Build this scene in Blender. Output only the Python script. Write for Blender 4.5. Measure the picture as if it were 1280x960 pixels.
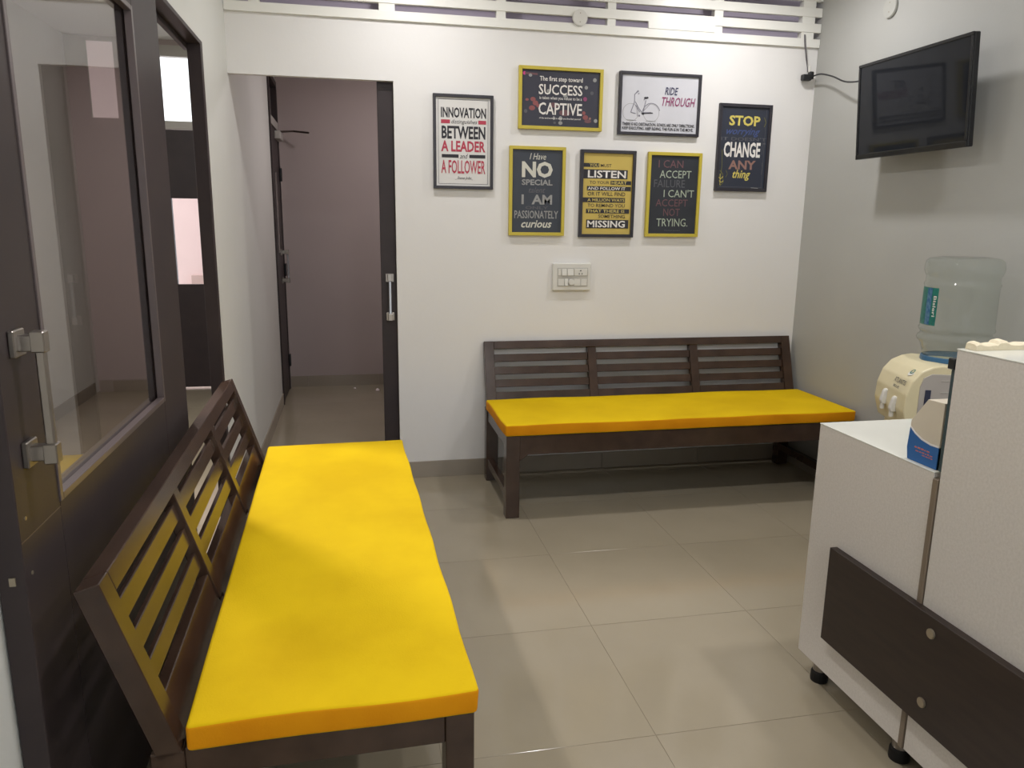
import bpy, bmesh, math, random
from mathutils import Vector, Matrix

random.seed(4)
for o in list(bpy.data.objects):
    bpy.data.objects.remove(o, do_unlink=True)
C = bpy.context.scene.collection

# ------------------------------------------------------------------ camera
F, YAW, PIT, ROL = 947.75, 0.2059, 0.2098, 0.0125
fw = Vector((math.sin(YAW)*math.cos(PIT), math.cos(YAW)*math.cos(PIT), -math.sin(PIT)))
rt = Vector((math.cos(YAW), -math.sin(YAW), 0)); up = rt.cross(fw)
r2 = rt*math.cos(ROL)+up*math.sin(ROL); u2 = -rt*math.sin(ROL)+up*math.cos(ROL)
cd = bpy.data.cameras.new('camera'); cam = bpy.data.objects.new('camera', cd); C.objects.link(cam)
cd.sensor_width = 36; cd.sensor_fit = 'HORIZONTAL'; cd.lens = F/1280*36; cd.clip_start = 0.02
M = Matrix((( r2.x, u2.x, -fw.x, 0), (r2.y, u2.y, -fw.y, 0), (r2.z, u2.z, -fw.z, 1.4), (0, 0, 0, 1)))
cam.matrix_world = M
bpy.context.scene.camera = cam

# ------------------------------------------------------------------ world, lights, exposure
w = bpy.data.worlds.new('daylight'); bpy.context.scene.world = w; w.use_nodes = True
bg = w.node_tree.nodes['Background']; bg.inputs[0].default_value = (0.93, 0.97, 1, 1); bg.inputs[1].default_value = 1.9
vs = bpy.context.scene.view_settings
vs.view_transform = 'Standard'; vs.look = 'None'; vs.gamma = 1; vs.use_curve_mapping = False
vs.exposure = 0.31

def area(name, loc, size, power, col, rot=(0, 0, 0), shape='DISK', sy=None, spread=math.pi):
    l = bpy.data.lights.new(name, 'AREA'); l.shape = shape; l.size = size; l.energy = power; l.color = col; l.spread = spread
    if sy: l.size_y = sy
    o = bpy.data.objects.new(name, l); o.location = loc; o.rotation_euler = rot; C.objects.link(o); return o
WARM = (0.97, 0.95, 0.96); COOL = (0.84, 0.90, 1.0)
D = 4.061; XL = -0.563; XR = 2.556; HC = 2.74
LAMPS = [(1.93, 3.45), (0.32, 3.45), (1.93, 1.55), (0.32, 1.55), (1.12, -0.4)]
LPOW = [9.5, 7.5, 13, 13, 13]
for (lx, ly), p in zip(LAMPS, LPOW):
    area('downlight_glow', (lx, ly, HC-0.035), 0.13, p, WARM)
# daylight coming in by the glazed entrance behind the camera
area('entrance_daylight', (0.9, -1.5, 1.3), 1.5, 85, COOL, (math.radians(-90), 0, 0), 'RECTANGLE', 2.0)
# added lamps, out of view, that brighten the lobby and the corridor
area('lobby_fill_light', (-1.3, 3.6, HC-0.035), 0.2, 42, (1, .95, .95))
area('corridor_fill_light', (0.6, 5.4, HC-0.035), 0.2, 12, (1, .93, .94))

# ------------------------------------------------------------------ helpers
def lin(c):
    return tuple((x/255/12.92 if x/255 <= .04045 else ((x/255+.055)/1.055)**2.4) for x in c)+(1,)
MATS = {}
def mat(name, rgb, rough=.5, spec=.5, metal=0, noise=0, nscale=6, bump=0, bscale=80, sheen=0, rgb2=None, emit=None, coat=0, detail=3, stretch=None):
    if name in MATS: return MATS[name]
    m = bpy.data.materials.new(name); m.use_nodes = True; nt = m.node_tree; b = nt.nodes['Principled BSDF']
    b.inputs['Base Color'].default_value = lin(rgb); b.inputs['Roughness'].default_value = rough
    b.inputs['Specular IOR Level'].default_value = spec; b.inputs['Metallic'].default_value = metal
    if sheen: b.inputs['Sheen Weight'].default_value = sheen; b.inputs['Sheen Tint'].default_value = lin(rgb2 or rgb)
    if coat: b.inputs['Coat Weight'].default_value = coat; b.inputs['Coat Roughness'].default_value = .08
    tc = None
    if noise or bump:
        tc = nt.nodes.new('ShaderNodeTexCoord'); src = tc.outputs['Object']
        if stretch:
            mp = nt.nodes.new('ShaderNodeMapping'); mp.inputs['Scale'].default_value = stretch
            nt.links.new(src, mp.inputs['Vector']); src = mp.outputs['Vector']
    if noise:
        n = nt.nodes.new('ShaderNodeTexNoise'); n.inputs['Scale'].default_value = nscale; n.inputs['Detail'].default_value = detail
        nt.links.new(src, n.inputs['Vector'])
        mx = nt.nodes.new('ShaderNodeMix'); mx.data_type = 'RGBA'
        a = lin(rgb); c2 = lin(rgb2) if rgb2 else tuple(v*(1-noise) for v in a[:3])+(1,)
        mx.inputs[6].default_value = a; mx.inputs[7].default_value = c2
        rp = nt.nodes.new('ShaderNodeMapRange'); rp.inputs[1].default_value = .35; rp.inputs[2].default_value = .65
        nt.links.new(n.outputs['Fac'], rp.inputs[0]); nt.links.new(rp.outputs[0], mx.inputs[0])
        nt.links.new(mx.outputs[2], b.inputs['Base Color'])
    if bump:
        n2 = nt.nodes.new('ShaderNodeTexNoise'); n2.inputs['Scale'].default_value = bscale; n2.inputs['Detail'].default_value = 4
        nt.links.new(src, n2.inputs['Vector'])
        bp = nt.nodes.new('ShaderNodeBump'); bp.inputs['Strength'].default_value = bump; bp.inputs['Distance'].default_value = .002
        nt.links.new(n2.outputs['Fac'], bp.inputs['Height']); nt.links.new(bp.outputs[0], b.inputs['Normal'])
    if emit:
        b.inputs['Emission Color'].default_value = lin(rgb); b.inputs['Emission Strength'].default_value = emit
    MATS[name] = m; return m

def glassmat(name, tint, ior, rough=0.0, body=0.0, body_rgb=(200, 200, 200)):
    m = bpy.data.materials.new(name); m.use_nodes = True; nt = m.node_tree; nt.nodes.clear()
    out = nt.nodes.new('ShaderNodeOutputMaterial'); tr = nt.nodes.new('ShaderNodeBsdfTransparent'); gl = nt.nodes.new('ShaderNodeBsdfGlossy')
    fr = nt.nodes.new('ShaderNodeFresnel'); fr.inputs[0].default_value = ior
    tr.inputs[0].default_value = lin(tint); gl.inputs['Roughness'].default_value = rough
    mx = nt.nodes.new('ShaderNodeMixShader')
    base = tr.outputs[0]
    if body:
        df = nt.nodes.new('ShaderNodeBsdfDiffuse'); df.inputs[0].default_value = lin(body_rgb)
        m2 = nt.nodes.new('ShaderNodeMixShader'); m2.inputs[0].default_value = body
        nt.links.new(base, m2.inputs[1]); nt.links.new(df.outputs[0], m2.inputs[2]); base = m2.outputs[0]
    ge = nt.nodes.new('ShaderNodeNewGeometry'); iv_ = nt.nodes.new('ShaderNodeMath'); iv_.operation = 'SUBTRACT'; iv_.inputs[0].default_value = 1
    ml = nt.nodes.new('ShaderNodeMath'); ml.operation = 'MULTIPLY'      # reflect at outer faces only: the sheet does not refract, so no total reflection inside it
    nt.links.new(ge.outputs['Backfacing'], iv_.inputs[1]); nt.links.new(fr.outputs[0], ml.inputs[0]); nt.links.new(iv_.outputs[0], ml.inputs[1])
    nt.links.new(ml.outputs[0], mx.inputs[0]); nt.links.new(base, mx.inputs[1]); nt.links.new(gl.outputs[0], mx.inputs[2])
    nt.links.new(mx.outputs[0], out.inputs[0]); return m

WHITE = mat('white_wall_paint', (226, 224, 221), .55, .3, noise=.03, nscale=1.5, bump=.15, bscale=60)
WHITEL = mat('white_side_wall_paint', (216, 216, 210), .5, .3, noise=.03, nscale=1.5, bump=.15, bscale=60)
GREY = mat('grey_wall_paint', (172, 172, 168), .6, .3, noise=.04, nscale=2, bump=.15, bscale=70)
MAUVE = mat('corridor_wall_paint', (176, 163, 160), .6, .3, noise=.04, nscale=2, bump=.1)
CEIL = mat('ceiling_paint', (225, 224, 220), .8, .2, noise=.02)
TILE = mat('vitrified_floor_tile', (154, 144, 124), .12, .5, noise=.1, nscale=1.6, rgb2=(146, 136, 116), detail=5)
SKIRT = mat('skirting_tile', (150, 140, 126), .2, .45, noise=.08, nscale=3)
GROUT = mat('tile_grout', (136, 124, 105), .9, .2, noise=.1, nscale=30)
WOOD = mat('dark_brown_lacquered_wood', (68, 51, 41), .2, .5, noise=.25, nscale=5, rgb2=(55, 40, 32), stretch=(2, 2, 2))
LAM = mat('dark_brown_laminate', (58, 50, 50), .42, .25, noise=.2, nscale=8, rgb2=(53, 46, 47))
BOARD = mat('wenge_board', (50, 39, 33), .42, .4, noise=.25, nscale=7, rgb2=(42, 32, 28), stretch=(1, 1, 8))
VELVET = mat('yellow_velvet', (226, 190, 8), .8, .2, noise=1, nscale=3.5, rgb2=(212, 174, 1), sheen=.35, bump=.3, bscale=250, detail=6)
VELVET_SHADE = mat('yellow_velvet_shaded_side', (222, 148, 6), .8, .2, noise=1, nscale=5, rgb2=(210, 134, 2), sheen=.15, bump=.3, bscale=250)  # shading of the yellow cushion's sides, put into a deeper orange colour
SLATW = mat('white_slat_paint', (232, 231, 224), .35, .4, noise=.02)
LAMW = mat('speckled_white_laminate', (208, 202, 195), .35, .45, noise=.1, nscale=160, rgb2=(200, 194, 186), bump=.2, bscale=300)
LAMT = mat('white_gloss_top', (219, 219, 210), .15, .5, noise=.02)
CHROME = mat('brushed_chrome', (150, 143, 136), .3, .5, metal=.9, noise=.1, nscale=20)
CLEAR = mat('clear_acrylic', (150, 150, 152), .08, .6, metal=.5, noise=.05)
STEEL = mat('steel_stud', (170, 160, 142), .35, .5, metal=.8, noise=.1)
BLACK = mat('black_plastic', (28, 29, 32), .4, .5, noise=.1)
RUBBER = mat('black_rubber', (22, 20, 20), .6, .3, noise=.1)
SEAM = mat('seam_strip', (122, 108, 92), .4, .5, noise=.1)
PLASTW = mat('white_switch_plastic', (214, 212, 205), .3, .5, noise=.02)
GREYP = mat('grey_recess_plastic', (184, 181, 174), .4, .4, noise=.03)
CREAM = mat('cream_plastic', (224, 213, 176), .35, .5, noise=.04, nscale=4)
CREAMG = mat('grey_side_plastic', (178, 172, 166), .4, .4, noise=.04)
IVORY = mat('ivory_foam', (228, 217, 190), .8, .2, noise=.06, nscale=30, bump=.5, bscale=120)
SCREEN = mat('tv_screen', (36, 38, 42), .04, .16, noise=.05)
BEZEL = mat('tv_bezel', (20, 21, 24), .25, .5, noise=.05)
FRY = mat('yellow_frame_lacquer', (194, 176, 66), .4, .4, noise=.06, nscale=8)
FRB = mat('charcoal_frame_lacquer', (52, 50, 56), .4, .4, noise=.1, nscale=8)
GLASS = glassmat('door_glass', (225, 221, 220), 1.75)
CLRPANE = glassmat('window_glass', (245, 245, 245), 1.3)
FROST = glassmat('frosted_pane', (150, 142, 142), 1.3, .3, .5, (170, 158, 158))
BOTTLE = glassmat('bottle_plastic', (240, 243, 241), 1.33, .06, .06, (215, 216, 212))

def link(name, me, m, parent=None, smooth=False):
    o = bpy.data.objects.new(name, me); C.objects.link(o)
    for mm in (m if isinstance(m, (list, tuple)) else [m]): me.materials.append(mm)
    if parent: o.parent = parent
    if smooth:
        for p in me.polygons: p.use_smooth = True
    return o

class B:
    """collects shapes into one mesh"""
    def __init__(s): s.bm = bmesh.new()
    def box(s, x0, x1, y0, y1, z0, z1, bev=0, mi=0, seg=1):
        b = bmesh.new(); bmesh.ops.create_cube(b, size=1)
        for v in b.verts:
            v.co = Vector(((x0+x1)/2+v.co.x*(x1-x0), (y0+y1)/2+v.co.y*(y1-y0), (z0+z1)/2+v.co.z*(z1-z0)))
        if bev: bmesh.ops.bevel(b, geom=b.edges[:]+b.verts[:], offset=bev, segments=seg, profile=.5, affect='EDGES')
        s.add(b, mi=mi); return s
    def add(s, b, mat4=None, mi=0):
        if mat4 is not None: b.transform(mat4)
        for f in b.faces: f.material_index = mi
        me = bpy.data.meshes.new('tmp'); b.to_mesh(me); b.free(); s.bm.from_mesh(me); bpy.data.meshes.remove(me)
    def prism(s, pts, axis, a0, a1, bev=0, mi=0, seg=1):
        """pts: 2D outline; axis = extrusion axis; (u,v) fill the other two axes in order"""
        b = bmesh.new()
        def P(u, v, a): return {0: (a, u, v), 1: (u, a, v), 2: (u, v, a)}[axis]
        A = [b.verts.new(P(u, v, a0)) for u, v in pts]; Z = [b.verts.new(P(u, v, a1)) for u, v in pts]
        b.faces.new(A); b.faces.new(Z[::-1])
        n = len(pts)
        for i in range(n): b.faces.new((A[i], Z[i], Z[(i+1) % n], A[(i+1) % n]))
        bmesh.ops.recalc_face_normals(b, faces=b.faces[:])
        if bev: bmesh.ops.bevel(b, geom=b.edges[:], offset=bev, segments=seg, profile=.5, affect='EDGES')
        s.add(b, mi=mi); return s
    def lathe(s, prof, cx=0, cy=0, n=32, cap=True, axis=2, mi=0):
        b = bmesh.new(); rings = []
        for r, z in prof:
            ring = []
            for i in range(n):
                a = 2*math.pi*i/n
                ring.append(b.verts.new((cx+r*math.cos(a), cy+r*math.sin(a), z)))
            rings.append(ring)
        for k in range(len(rings)-1):
            for i in range(n):
                b.faces.new((rings[k][i], rings[k][(i+1) % n], rings[k+1][(i+1) % n], rings[k+1][i]))
        if cap: b.faces.new(rings[0][::-1]); b.faces.new(rings[-1])
        bmesh.ops.recalc_face_normals(b, faces=b.faces[:])
        s.add(b, mi=mi); return s
    def disc(s, c, axis, r, t, n=28, bev=0):
        """short cylinder centred at c, along axis, thickness t"""
        b = bmesh.new(); bmesh.ops.create_cone(b, segments=n, radius1=r, radius2=r, depth=t, cap_ends=True)
        if bev: bmesh.ops.bevel(b, geom=[e for e in b.edges if len(e.link_faces) == 2 and e.calc_face_angle(0) > 1], offset=bev, segments=2, affect='EDGES')
        R = {0: Matrix.Rotation(math.pi/2, 4, 'Y'), 1: Matrix.Rotation(math.pi/2, 4, 'X'), 2: Matrix.Identity(4)}[axis]
        s.add(b, Matrix.Translation(c) @ R); return s
    def tube(s, pts, r, n=8):
        b = bmesh.new(); pts = [Vector(p) for p in pts]; rings = []
        for i, p in enumerate(pts):
            t = (pts[min(i+1, len(pts)-1)]-pts[max(i-1, 0)]).normalized()
            a = t.cross(Vector((0, 0, 1)));
            if a.length < .05: a = t.cross(Vector((1, 0, 0)))
            a.normalize(); c = t.cross(a)
            rings.append([b.verts.new(p+a*r*math.cos(2*math.pi*k/n)+c*r*math.sin(2*math.pi*k/n)) for k in range(n)])
        for k in range(len(rings)-1):
            for i in range(n): b.faces.new((rings[k][i], rings[k][(i+1) % n], rings[k+1][(i+1) % n], rings[k+1][i]))
        b.faces.new(rings[0][::-1]); b.faces.new(rings[-1])
        bmesh.ops.recalc_face_normals(b, faces=b.faces[:])
        s.add(b); return s
    def out(s, name, m, parent=None, smooth=False):
        me = bpy.data.meshes.new(name); s.bm.to_mesh(me); s.bm.free()
        return link(name, me, m, parent, smooth)

def empty(name, loc=(0, 0, 0), rz=0):
    o = bpy.data.objects.new(name, None); o.location = loc; o.rotation_euler = (0, 0, rz); o.empty_display_size = .1; C.objects.link(o); return o
def tag(o, label, cat=None, group=None):
    o['label'] = label
    if cat: o['category'] = cat
    if group: o['group'] = group
    return o
def struct(o, label=None):
    o['kind'] = 'structure'
    if label: o['label'] = label
    return o
def smooth_spline(P, n=8):
    P = [Vector(p) for p in P]; out = []
    for i in range(len(P)-1):
        p0, p1, p2, p3 = P[max(i-1, 0)], P[i], P[i+1], P[min(i+2, len(P)-1)]
        for k in range(n):
            t = k/n
            out.append(.5*((2*p1)+(p2-p0)*t+(2*p0-5*p1+4*p2-p3)*t*t+(3*p1-p0-3*p2+p3)*t**3))
    return out+[P[-1]]

# ------------------------------------------------------------------ room shell
fl = struct(B().box(-2.2, XR+.1, -1.7, 6.75, -.06, -.0015).out('floor', GROUT), 'cream vitrified tiled floor')
xs = [-2.19]+[-2.81+.6*k for k in range(2, 9)]+[XR+.1]
xs = [-2.19, -1.61, -1.01, -.41, .19, .79, 1.39, 1.99, 2.59, XR+.1]
ys = [-1.69, -1.25, -.65, -.05, .55, 1.15, 1.75, 2.35, 2.95, 3.55, 4.15, 4.75, 5.35, 5.95, 6.55, 6.75]
tm = {}
for i in range(len(xs)-1):
    for j in range(len(ys)-1):
        wx, wy = round(xs[i+1]-xs[i], 3), round(ys[j+1]-ys[j], 3)
        if (wx, wy) not in tm:
            o = B().box(.0007, wx-.0007, .0007, wy-.0007, -.01, 0, bev=.0004).out('floor_tile', TILE, fl); tm[(wx, wy)] = o.data
        else:
            o = bpy.data.objects.new('floor_tile', tm[(wx, wy)]); C.objects.link(o); o.parent = fl
        o.location = (xs[i], ys[j], random.uniform(-.0003, .0001))
struct(B().box(-2.2, XR+.1, -1.7, 6.75, HC, HC+.08).out('ceiling', CEIL), 'white ceiling')
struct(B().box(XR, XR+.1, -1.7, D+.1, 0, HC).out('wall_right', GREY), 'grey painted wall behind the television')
XO = .2225; ZL = 2.0845; ZS = 2.362
bw = B()
bw.box(XO, XR, D, D+.035, 0, ZS); bw.box(XL, XO, D, D+.035, ZL, ZS)
struct(bw.out('wall_back', WHITE), 'white wall carrying the framed posters')
# left wall: near part, part beyond the glazed opening (runs on into the corridor), head above the opening
lw = B()
lw.box(-.608, XL, 3.402, 5.93, 0, HC); lw.box(-.608, XL, 6.55, 6.65, 0, HC); lw.box(-.608, XL, 5.93, 6.55, 2.46, HC)
lw.box(-.608, XL, 1.2, 3.402, 2.086, HC); lw.box(-.70, -.609, -1.7, 1.46, 0, 2.045); lw.box(-.70, XL, -1.7, 1.2, 2.09, HC)
struct(lw.out('wall_left', WHITEL), 'white side wall running on into the corridor')
# rear wall with a glazed entrance (behind the camera)
rw = B(); rw.box(-.72, .1, -1.8, -1.7, 0, HC); rw.box(1.7, XR+.1, -1.8, -1.7, 0, HC); rw.box(.1, 1.7, -1.8, -1.7, 2.35, HC)
rw.box(.1, 1.7, -1.8, -1.7, 0, .25)
struct(rw.out('wall_rear', WHITEL), 'white wall behind the viewer')
# corridor shell
struct(B().box(XL+.001, 1.1, 6.6, 6.7, 0, HC).out('wall_corridor_end', MAUVE), 'mauve grey end wall of the corridor')
struct(B().box(.98, 1.08, D+.16, 6.6, 0, HC).out('wall_corridor_right', MAUVE), 'mauve grey corridor side wall')
# lobby shell
lb = B(); lb.box(-2.2, -1.50, 6.65, 6.72, 0, HC); lb.box(-.80, -.61, 6.65, 6.72, 0, HC); lb.box(-1.50, -.80, 6.65, 6.72, 2.70, HC)
struct(lb.out('wall_lobby_end', MAUVE), 'far wall of the lobby behind the glass door')
struct(B().box(-2.2, -2.08, -1.7, 6.65, 0, HC).out('wall_lobby_left', WHITEL), 'pale lobby side wall')
struct(B().box(-2.2, -.72, 1.0, 1.05, 0, HC).out('wall_lobby_near', MAUVE), 'lobby wall near the viewer')
# outside the lobby door: ground and a pink neighbour wall under the sky
struct(B().box(-6, 3, 6.76, 10, -.12, -.02).out('ground_outside', mat('outside_paving', (205, 200, 195), .8, .3, noise=.05)), 'bright paving outside the lobby door')
pw = struct(B().box(-2.15, -1.32, 8.2, 8.3, -.02, 2.2).out('wall_outside', mat('pink_plaster', (244, 216, 212), .8, .2, noise=.03)), 'sunlit pink wall outside')
struct(B().box(-1.60, -1.40, 8.17, 8.2, .70, .84).out('trim_9', mat('pink_ledge', (206, 178, 170), .8, .2, noise=.03), pw))

# baseboards (skirting tiles, each one its own piece)
def skirting(name, label, segs, axis, pos, th, m=SKIRT):
    root = struct(empty(name), label)
    for a0, a1 in segs:
        b = B()
        if axis == 'x': b.box(a0+.0008, a1-.0008, pos-th, pos, 0, .0928, bev=.001)
        else: b.box(pos, pos+th, a0+.0008, a1-.0008, 0, .0928, bev=.001)
        b.out('skirting_tile', m, root)
skirting('baseboard_back', 'grey beige skirting along the poster wall', [(XO+.002, .79), (.79, 1.39), (1.39, 1.99), (1.99, XR-.001)], 'x', D, .008)
skirting('baseboard_left', 'skirting along the left wall and corridor', [(3.41, 3.55), (3.55, 4.15), (4.15, 4.75), (4.75, 5.35), (5.35, 5.92)], 'y', XL, .008)
skirting('baseboard_corridor', 'skirting of the corridor end wall', [(-.55, -.41), (-.41, .19), (.19, .79)], 'x', 6.6, .008)
skirting('baseboard_right', 'skirting along the grey wall', [(-1.65, -1.25), (-1.25, -.65), (-.65, -.05), (-.05, .55), (.55, 1.15), (1.15, 1.75), (1.75, 2.35), (2.35, 2.95), (2.95, 3.55), (3.55, D-.01)], 'y', XR-.008, .008)
skirting('baseboard_lobby', 'skirting of the lobby far wall', [(-2.07, -1.61), (-1.61, -1.51)], 'x', 6.65, .008)
skirting('baseboard_lobby_left', 'skirting of the lobby side wall', [(2.95+.6*k, 3.55+.6*k) for k in range(6)], 'y', -2.08, .008)

# slatted screen above the back wall
tr = struct(empty('trim_1', (0, 0, 0)), 'white horizontal slat screen above the poster wall')
YF = D-.016
B().box(XL+.001, XR-.001, YF, D+.02, ZS, ZS+.044, bev=.0015).out('bottom_rail', SLATW, tr)
z = ZS+.044+.033; k = 0
while z < HC-.03:
    B().box(XL+.001, XR-.001, YF, D+.006, z, min(z+.046, HC-.001), bev=.0015).out('slat', SLATW, tr); z += .079
for x0, x1 in ((-.45, -.40), (.158, .236), (.742, .79), (1.327, 1.372), (1.922, 1.972), (2.44, 2.515)):
    B().box(x0, x1, YF+.004, D+.03, ZS+.04, HC-.001, bev=.001).out('post', SLATW, tr)
B().box(1.55, 1.925, YF-.003, YF+.006, ZS+.042, ZS+.078, bev=.001).out('cover_plate', SLATW, tr)
# dark back of the screen: soffit board of the corridor
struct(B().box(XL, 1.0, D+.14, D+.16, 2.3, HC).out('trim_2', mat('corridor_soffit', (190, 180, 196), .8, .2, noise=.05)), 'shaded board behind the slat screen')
struct(B().box(1.0, XR, D+.14, D+.16, 0, HC).out('trim_3', MATS['corridor_soffit']), 'shaded board behind the slat screen')

# ------------------------------------------------------------------ pull handle (bar on two square roses)
def pull(parent, base, nrm, z0, z1, s=.045, reach=.052, clear=True):
    """base = (x,y) on the door face, nrm = outward direction (unit, x or y axis)"""
    h = B(); bx, by = base; nx, ny = nrm; tx, ty = abs(ny), abs(nx)
    def bb(b, d0, d1, t, za, zb, bev=.002):
        xs_ = sorted((bx+nx*d0-tx*t, bx+nx*d1+tx*t)); ys_ = sorted((by+ny*d0-ty*t, by+ny*d1+ty*t))
        if nx: xs_ = sorted((bx+nx*d0, bx+nx*d1))
        if ny: ys_ = sorted((by+ny*d0, by+ny*d1))
        b.box(xs_[0], xs_[1], ys_[0], ys_[1], za, zb, bev=bev)
    bb(h, reach-.018, reach-.002, .007, z0-.012, z1+.012, .003)
    o = h.out('pull_handle', CLEAR if clear else CHROME, parent)
    for zc in (z0, z1):
        b = B(); bb(b, 0, .010, s/2, zc-s/2, zc+s/2); bb(b, .008, reach-.004, .011, zc-.014, zc+.014)
        bb(b, reach-.022, reach+.001, .012, zc-.016 if zc == z1 else zc-.02, zc+.02 if zc == z1 else zc+.016)
        b.out('mounting_plate', CHROME, o)
    return o

# ------------------------------------------------------------------ left glazed sliding door
d1 = struct(empty('door_1', (0, 0, 0)), 'dark framed glazed sliding door leaf')
X0, X1 = -.606, -.563; Y0, Y1, ZT = 1.335, 2.655, 2.065; G0, G1, GZ = 1.515, 2.36, .868
def dbox(y0, y1, z0, z1, name, m=LAM, x0=X0, x1=X1, bev=.0015, par=None):
    return B().box(x0, x1, y0, y1, z0, z1, bev=bev).out(name, m, par or d1)
dbox(Y0, G0, .01, ZT, 'stile'); dbox(G1, Y1, .01, ZT, 'stile')
dbox(G0+.0005, G1-.0005, .01, GZ, 'bottom_rail'); dbox(G0+.0005, G1-.0005, 1.955, ZT, 'top_rail')
pn = dbox(G0-.005, G1+.005, GZ-.005, 1.96, 'glass_pane', GLASS, -.588, -.582, 0)
bd = B(); t = .014
bd.box(X1-.016, X1+.003, G0, G0+t, GZ, 1.955, bev=.001); bd.box(X1-.016, X1+.003, G1-t, G1, GZ, 1.955, bev=.001)
bd.box(X1-.016, X1+.003, G0+t, G1-t, GZ, GZ+t, bev=.001); bd.box(X1-.016, X1+.003, G0+t, G1-t, 1.955-t, 1.955, bev=.001)
bd.out('glazing_bead', mat('bead_laminate', (92, 82, 82), .3, .5, noise=.1), d1)
pull(d1, (X1, 1.402), (1, 0), 1.0, 1.192, s=.046, reach=.05, clear=False)
for zc in (.895, .795): B().disc((X1, 1.362, zc), 0, .0035, .003, 12).out('screw', STEEL, d1)
B().box(-.588, -.578, Y0-.003, Y0, .785, .80).out('latch', STEEL, d1)
B().box(X1, X1+.0006, Y0+.001, G0, .8575, .8595).out('panel_joint', mat('joint_line', (96, 82, 66), .5, .3, noise=.1), d1)
# frame of the opening
t2 = struct(empty('trim_4'), 'dark frame around the glazed opening in the left wall')
FB = LAM
B().box(-.612, XL+.002, 3.36, 3.402, 0, 2.085, bev=.001).out('jamb', FB, t2)
B().box(-.612, XL+.002, 1.2, 3.3598, 2.068, 2.0848, bev=.001).out('head', FB, t2)
B().box(-.63, -.6125, 1.2, 3.402, 2.05, 2.0848, bev=.001).out('track', FB, t2)

# ------------------------------------------------------------------ corridor sliding door (door_2)
d2 = struct(empty('door_2'), 'dark sliding door slid behind the poster wall')
B().box(.142, .98, D+.042, D+.078, .006, 2.15, bev=.0015).out('leaf', LAM, d2)
pull(d2, (.186, D+.042), (0, -1), .90, 1.105, s=.043, reach=.036)
# corridor door in the left wall
d3 = struct(empty('door_3'), 'dark panelled door at the end of the corridor')
B().box(-.607, XL+.012, 5.932, 5.975, 0, 2.45, bev=.001).out('jamb', LAM, d3)
B().box(-.607, XL+.012, 6.505, 6.548, 0, 2.45, bev=.001).out('jamb', LAM, d3)
B().box(-.607, XL+.012, 5.9755, 6.5045, 2.41, 2.45, bev=.001).out('head', LAM, d3)
B().box(-.607, XL+.014, 5.9755, 6.5045, 2.08, 2.14, bev=.001).out('transom_bar', GREYP, d3)
B().box(-.60, -.595, 5.9755, 6.5045, 2.14, 2.41).out('transom_pane', FROST, d3)
B().box(-.60, XL+.006, 5.978, 6.502, .01, 2.075, bev=.001).out('leaf', LAM, d3)
B().box(XL+.006, XL+.010, 6.1, 6.22, 1.15, 1.75, bev=.001).out('vision_panel', mat('grey_vision_glass', (92, 88, 86), .15, .5, noise=.1), d3)
pull(d3, (XL+.006, 6.30), (1, 0), .93, 1.15, s=.05, reach=.06)
dc = B().box(XL+.006, XL+.05, 6.25, 6.48, 2.0, 2.06, bev=.004).out('door_closer', GREYP, d3)
B().tube([(XL+.04, 6.42, 2.07), (XL+.13, 6.50, 2.085), (XL+.25, 6.44, 2.07)], .008, 6).out('closer_arm', mat('closer_arm_metal', (90, 80, 74), .4, .5, metal=.6, noise=.1), dc)
for zc in (.25, 1.0, 1.75): B().box(XL+.012, XL+.026, 6.49, 6.53, zc-.05, zc+.05, bev=.002).out('hinge', BLACK, d3)

# ------------------------------------------------------------------ lobby street door (door_4)
d4 = struct(empty('door_4'), 'dark lobby door with a small window and bright transom')
B().box(-1.50, -1.44, 6.64, 6.70, 0, 2.7, bev=.001).out('jamb', LAM, d4)
B().box(-.86, -.80, 6.64, 6.70, 0, 2.7, bev=.001).out('jamb', LAM, d4)
B().box(-1.4395, -.8605, 6.64, 6.70, 2.62, 2.7, bev=.001).out('head', GREYP, d4)
B().box(-1.4395, -.8605, 6.64, 6.70, 2.085, 2.145, bev=.001).out('transom_bar', GREYP, d4)
b = B(); b.box(-1.438, -1.41, 6.65, 6.69, .014, 2.08); b.box(-1.41, -1.0, 6.65, 6.69, .014, .872); b.box(-1.41, -1.0, 6.65, 6.69, 1.557, 2.08); b.box(-1.0, -.862, 6.65, 6.69, .014, 2.08)
b.out('leaf', LAM, d4)
B().box(-1.41, -1.0, 6.668, 6.672, .872, 1.557).out('glass_pane', CLRPANE, d4)
B().box(-1.4395, -.8605, 6.668, 6.672, 2.145, 2.62).out('transom_pane', CLRPANE, d4)
# frosted side light left of it
w1 = struct(empty('window_1'), 'frosted lobby window seen through the glass door')
B().box(-1.93, -1.92, 6.63, 6.65, 2.15, 2.7).out('window_frame', GREYP, w1)
B().box(-1.92, -1.74, 6.638, 6.642, 2.15, 2.7).out('pane', mat('bright_frosted_pane', (206, 190, 190), .3, .5, noise=.04, emit=.5), w1)

# rear entrance glazing
w2 = struct(empty('window_2'), 'glazed entrance behind the viewer')
for x0, x1 in ((.1, .15), (.875, .925), (1.65, 1.7)): B().box(x0, x1, -1.79, -1.74, .25, 2.35, bev=.002).out('window_frame', LAM, w2)
for x0, x1 in ((.15, .875), (.925, 1.65)): B().box(x0, x1, -1.767, -1.763, .25, 2.35).out('pane', CLRPANE, w2)

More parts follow.
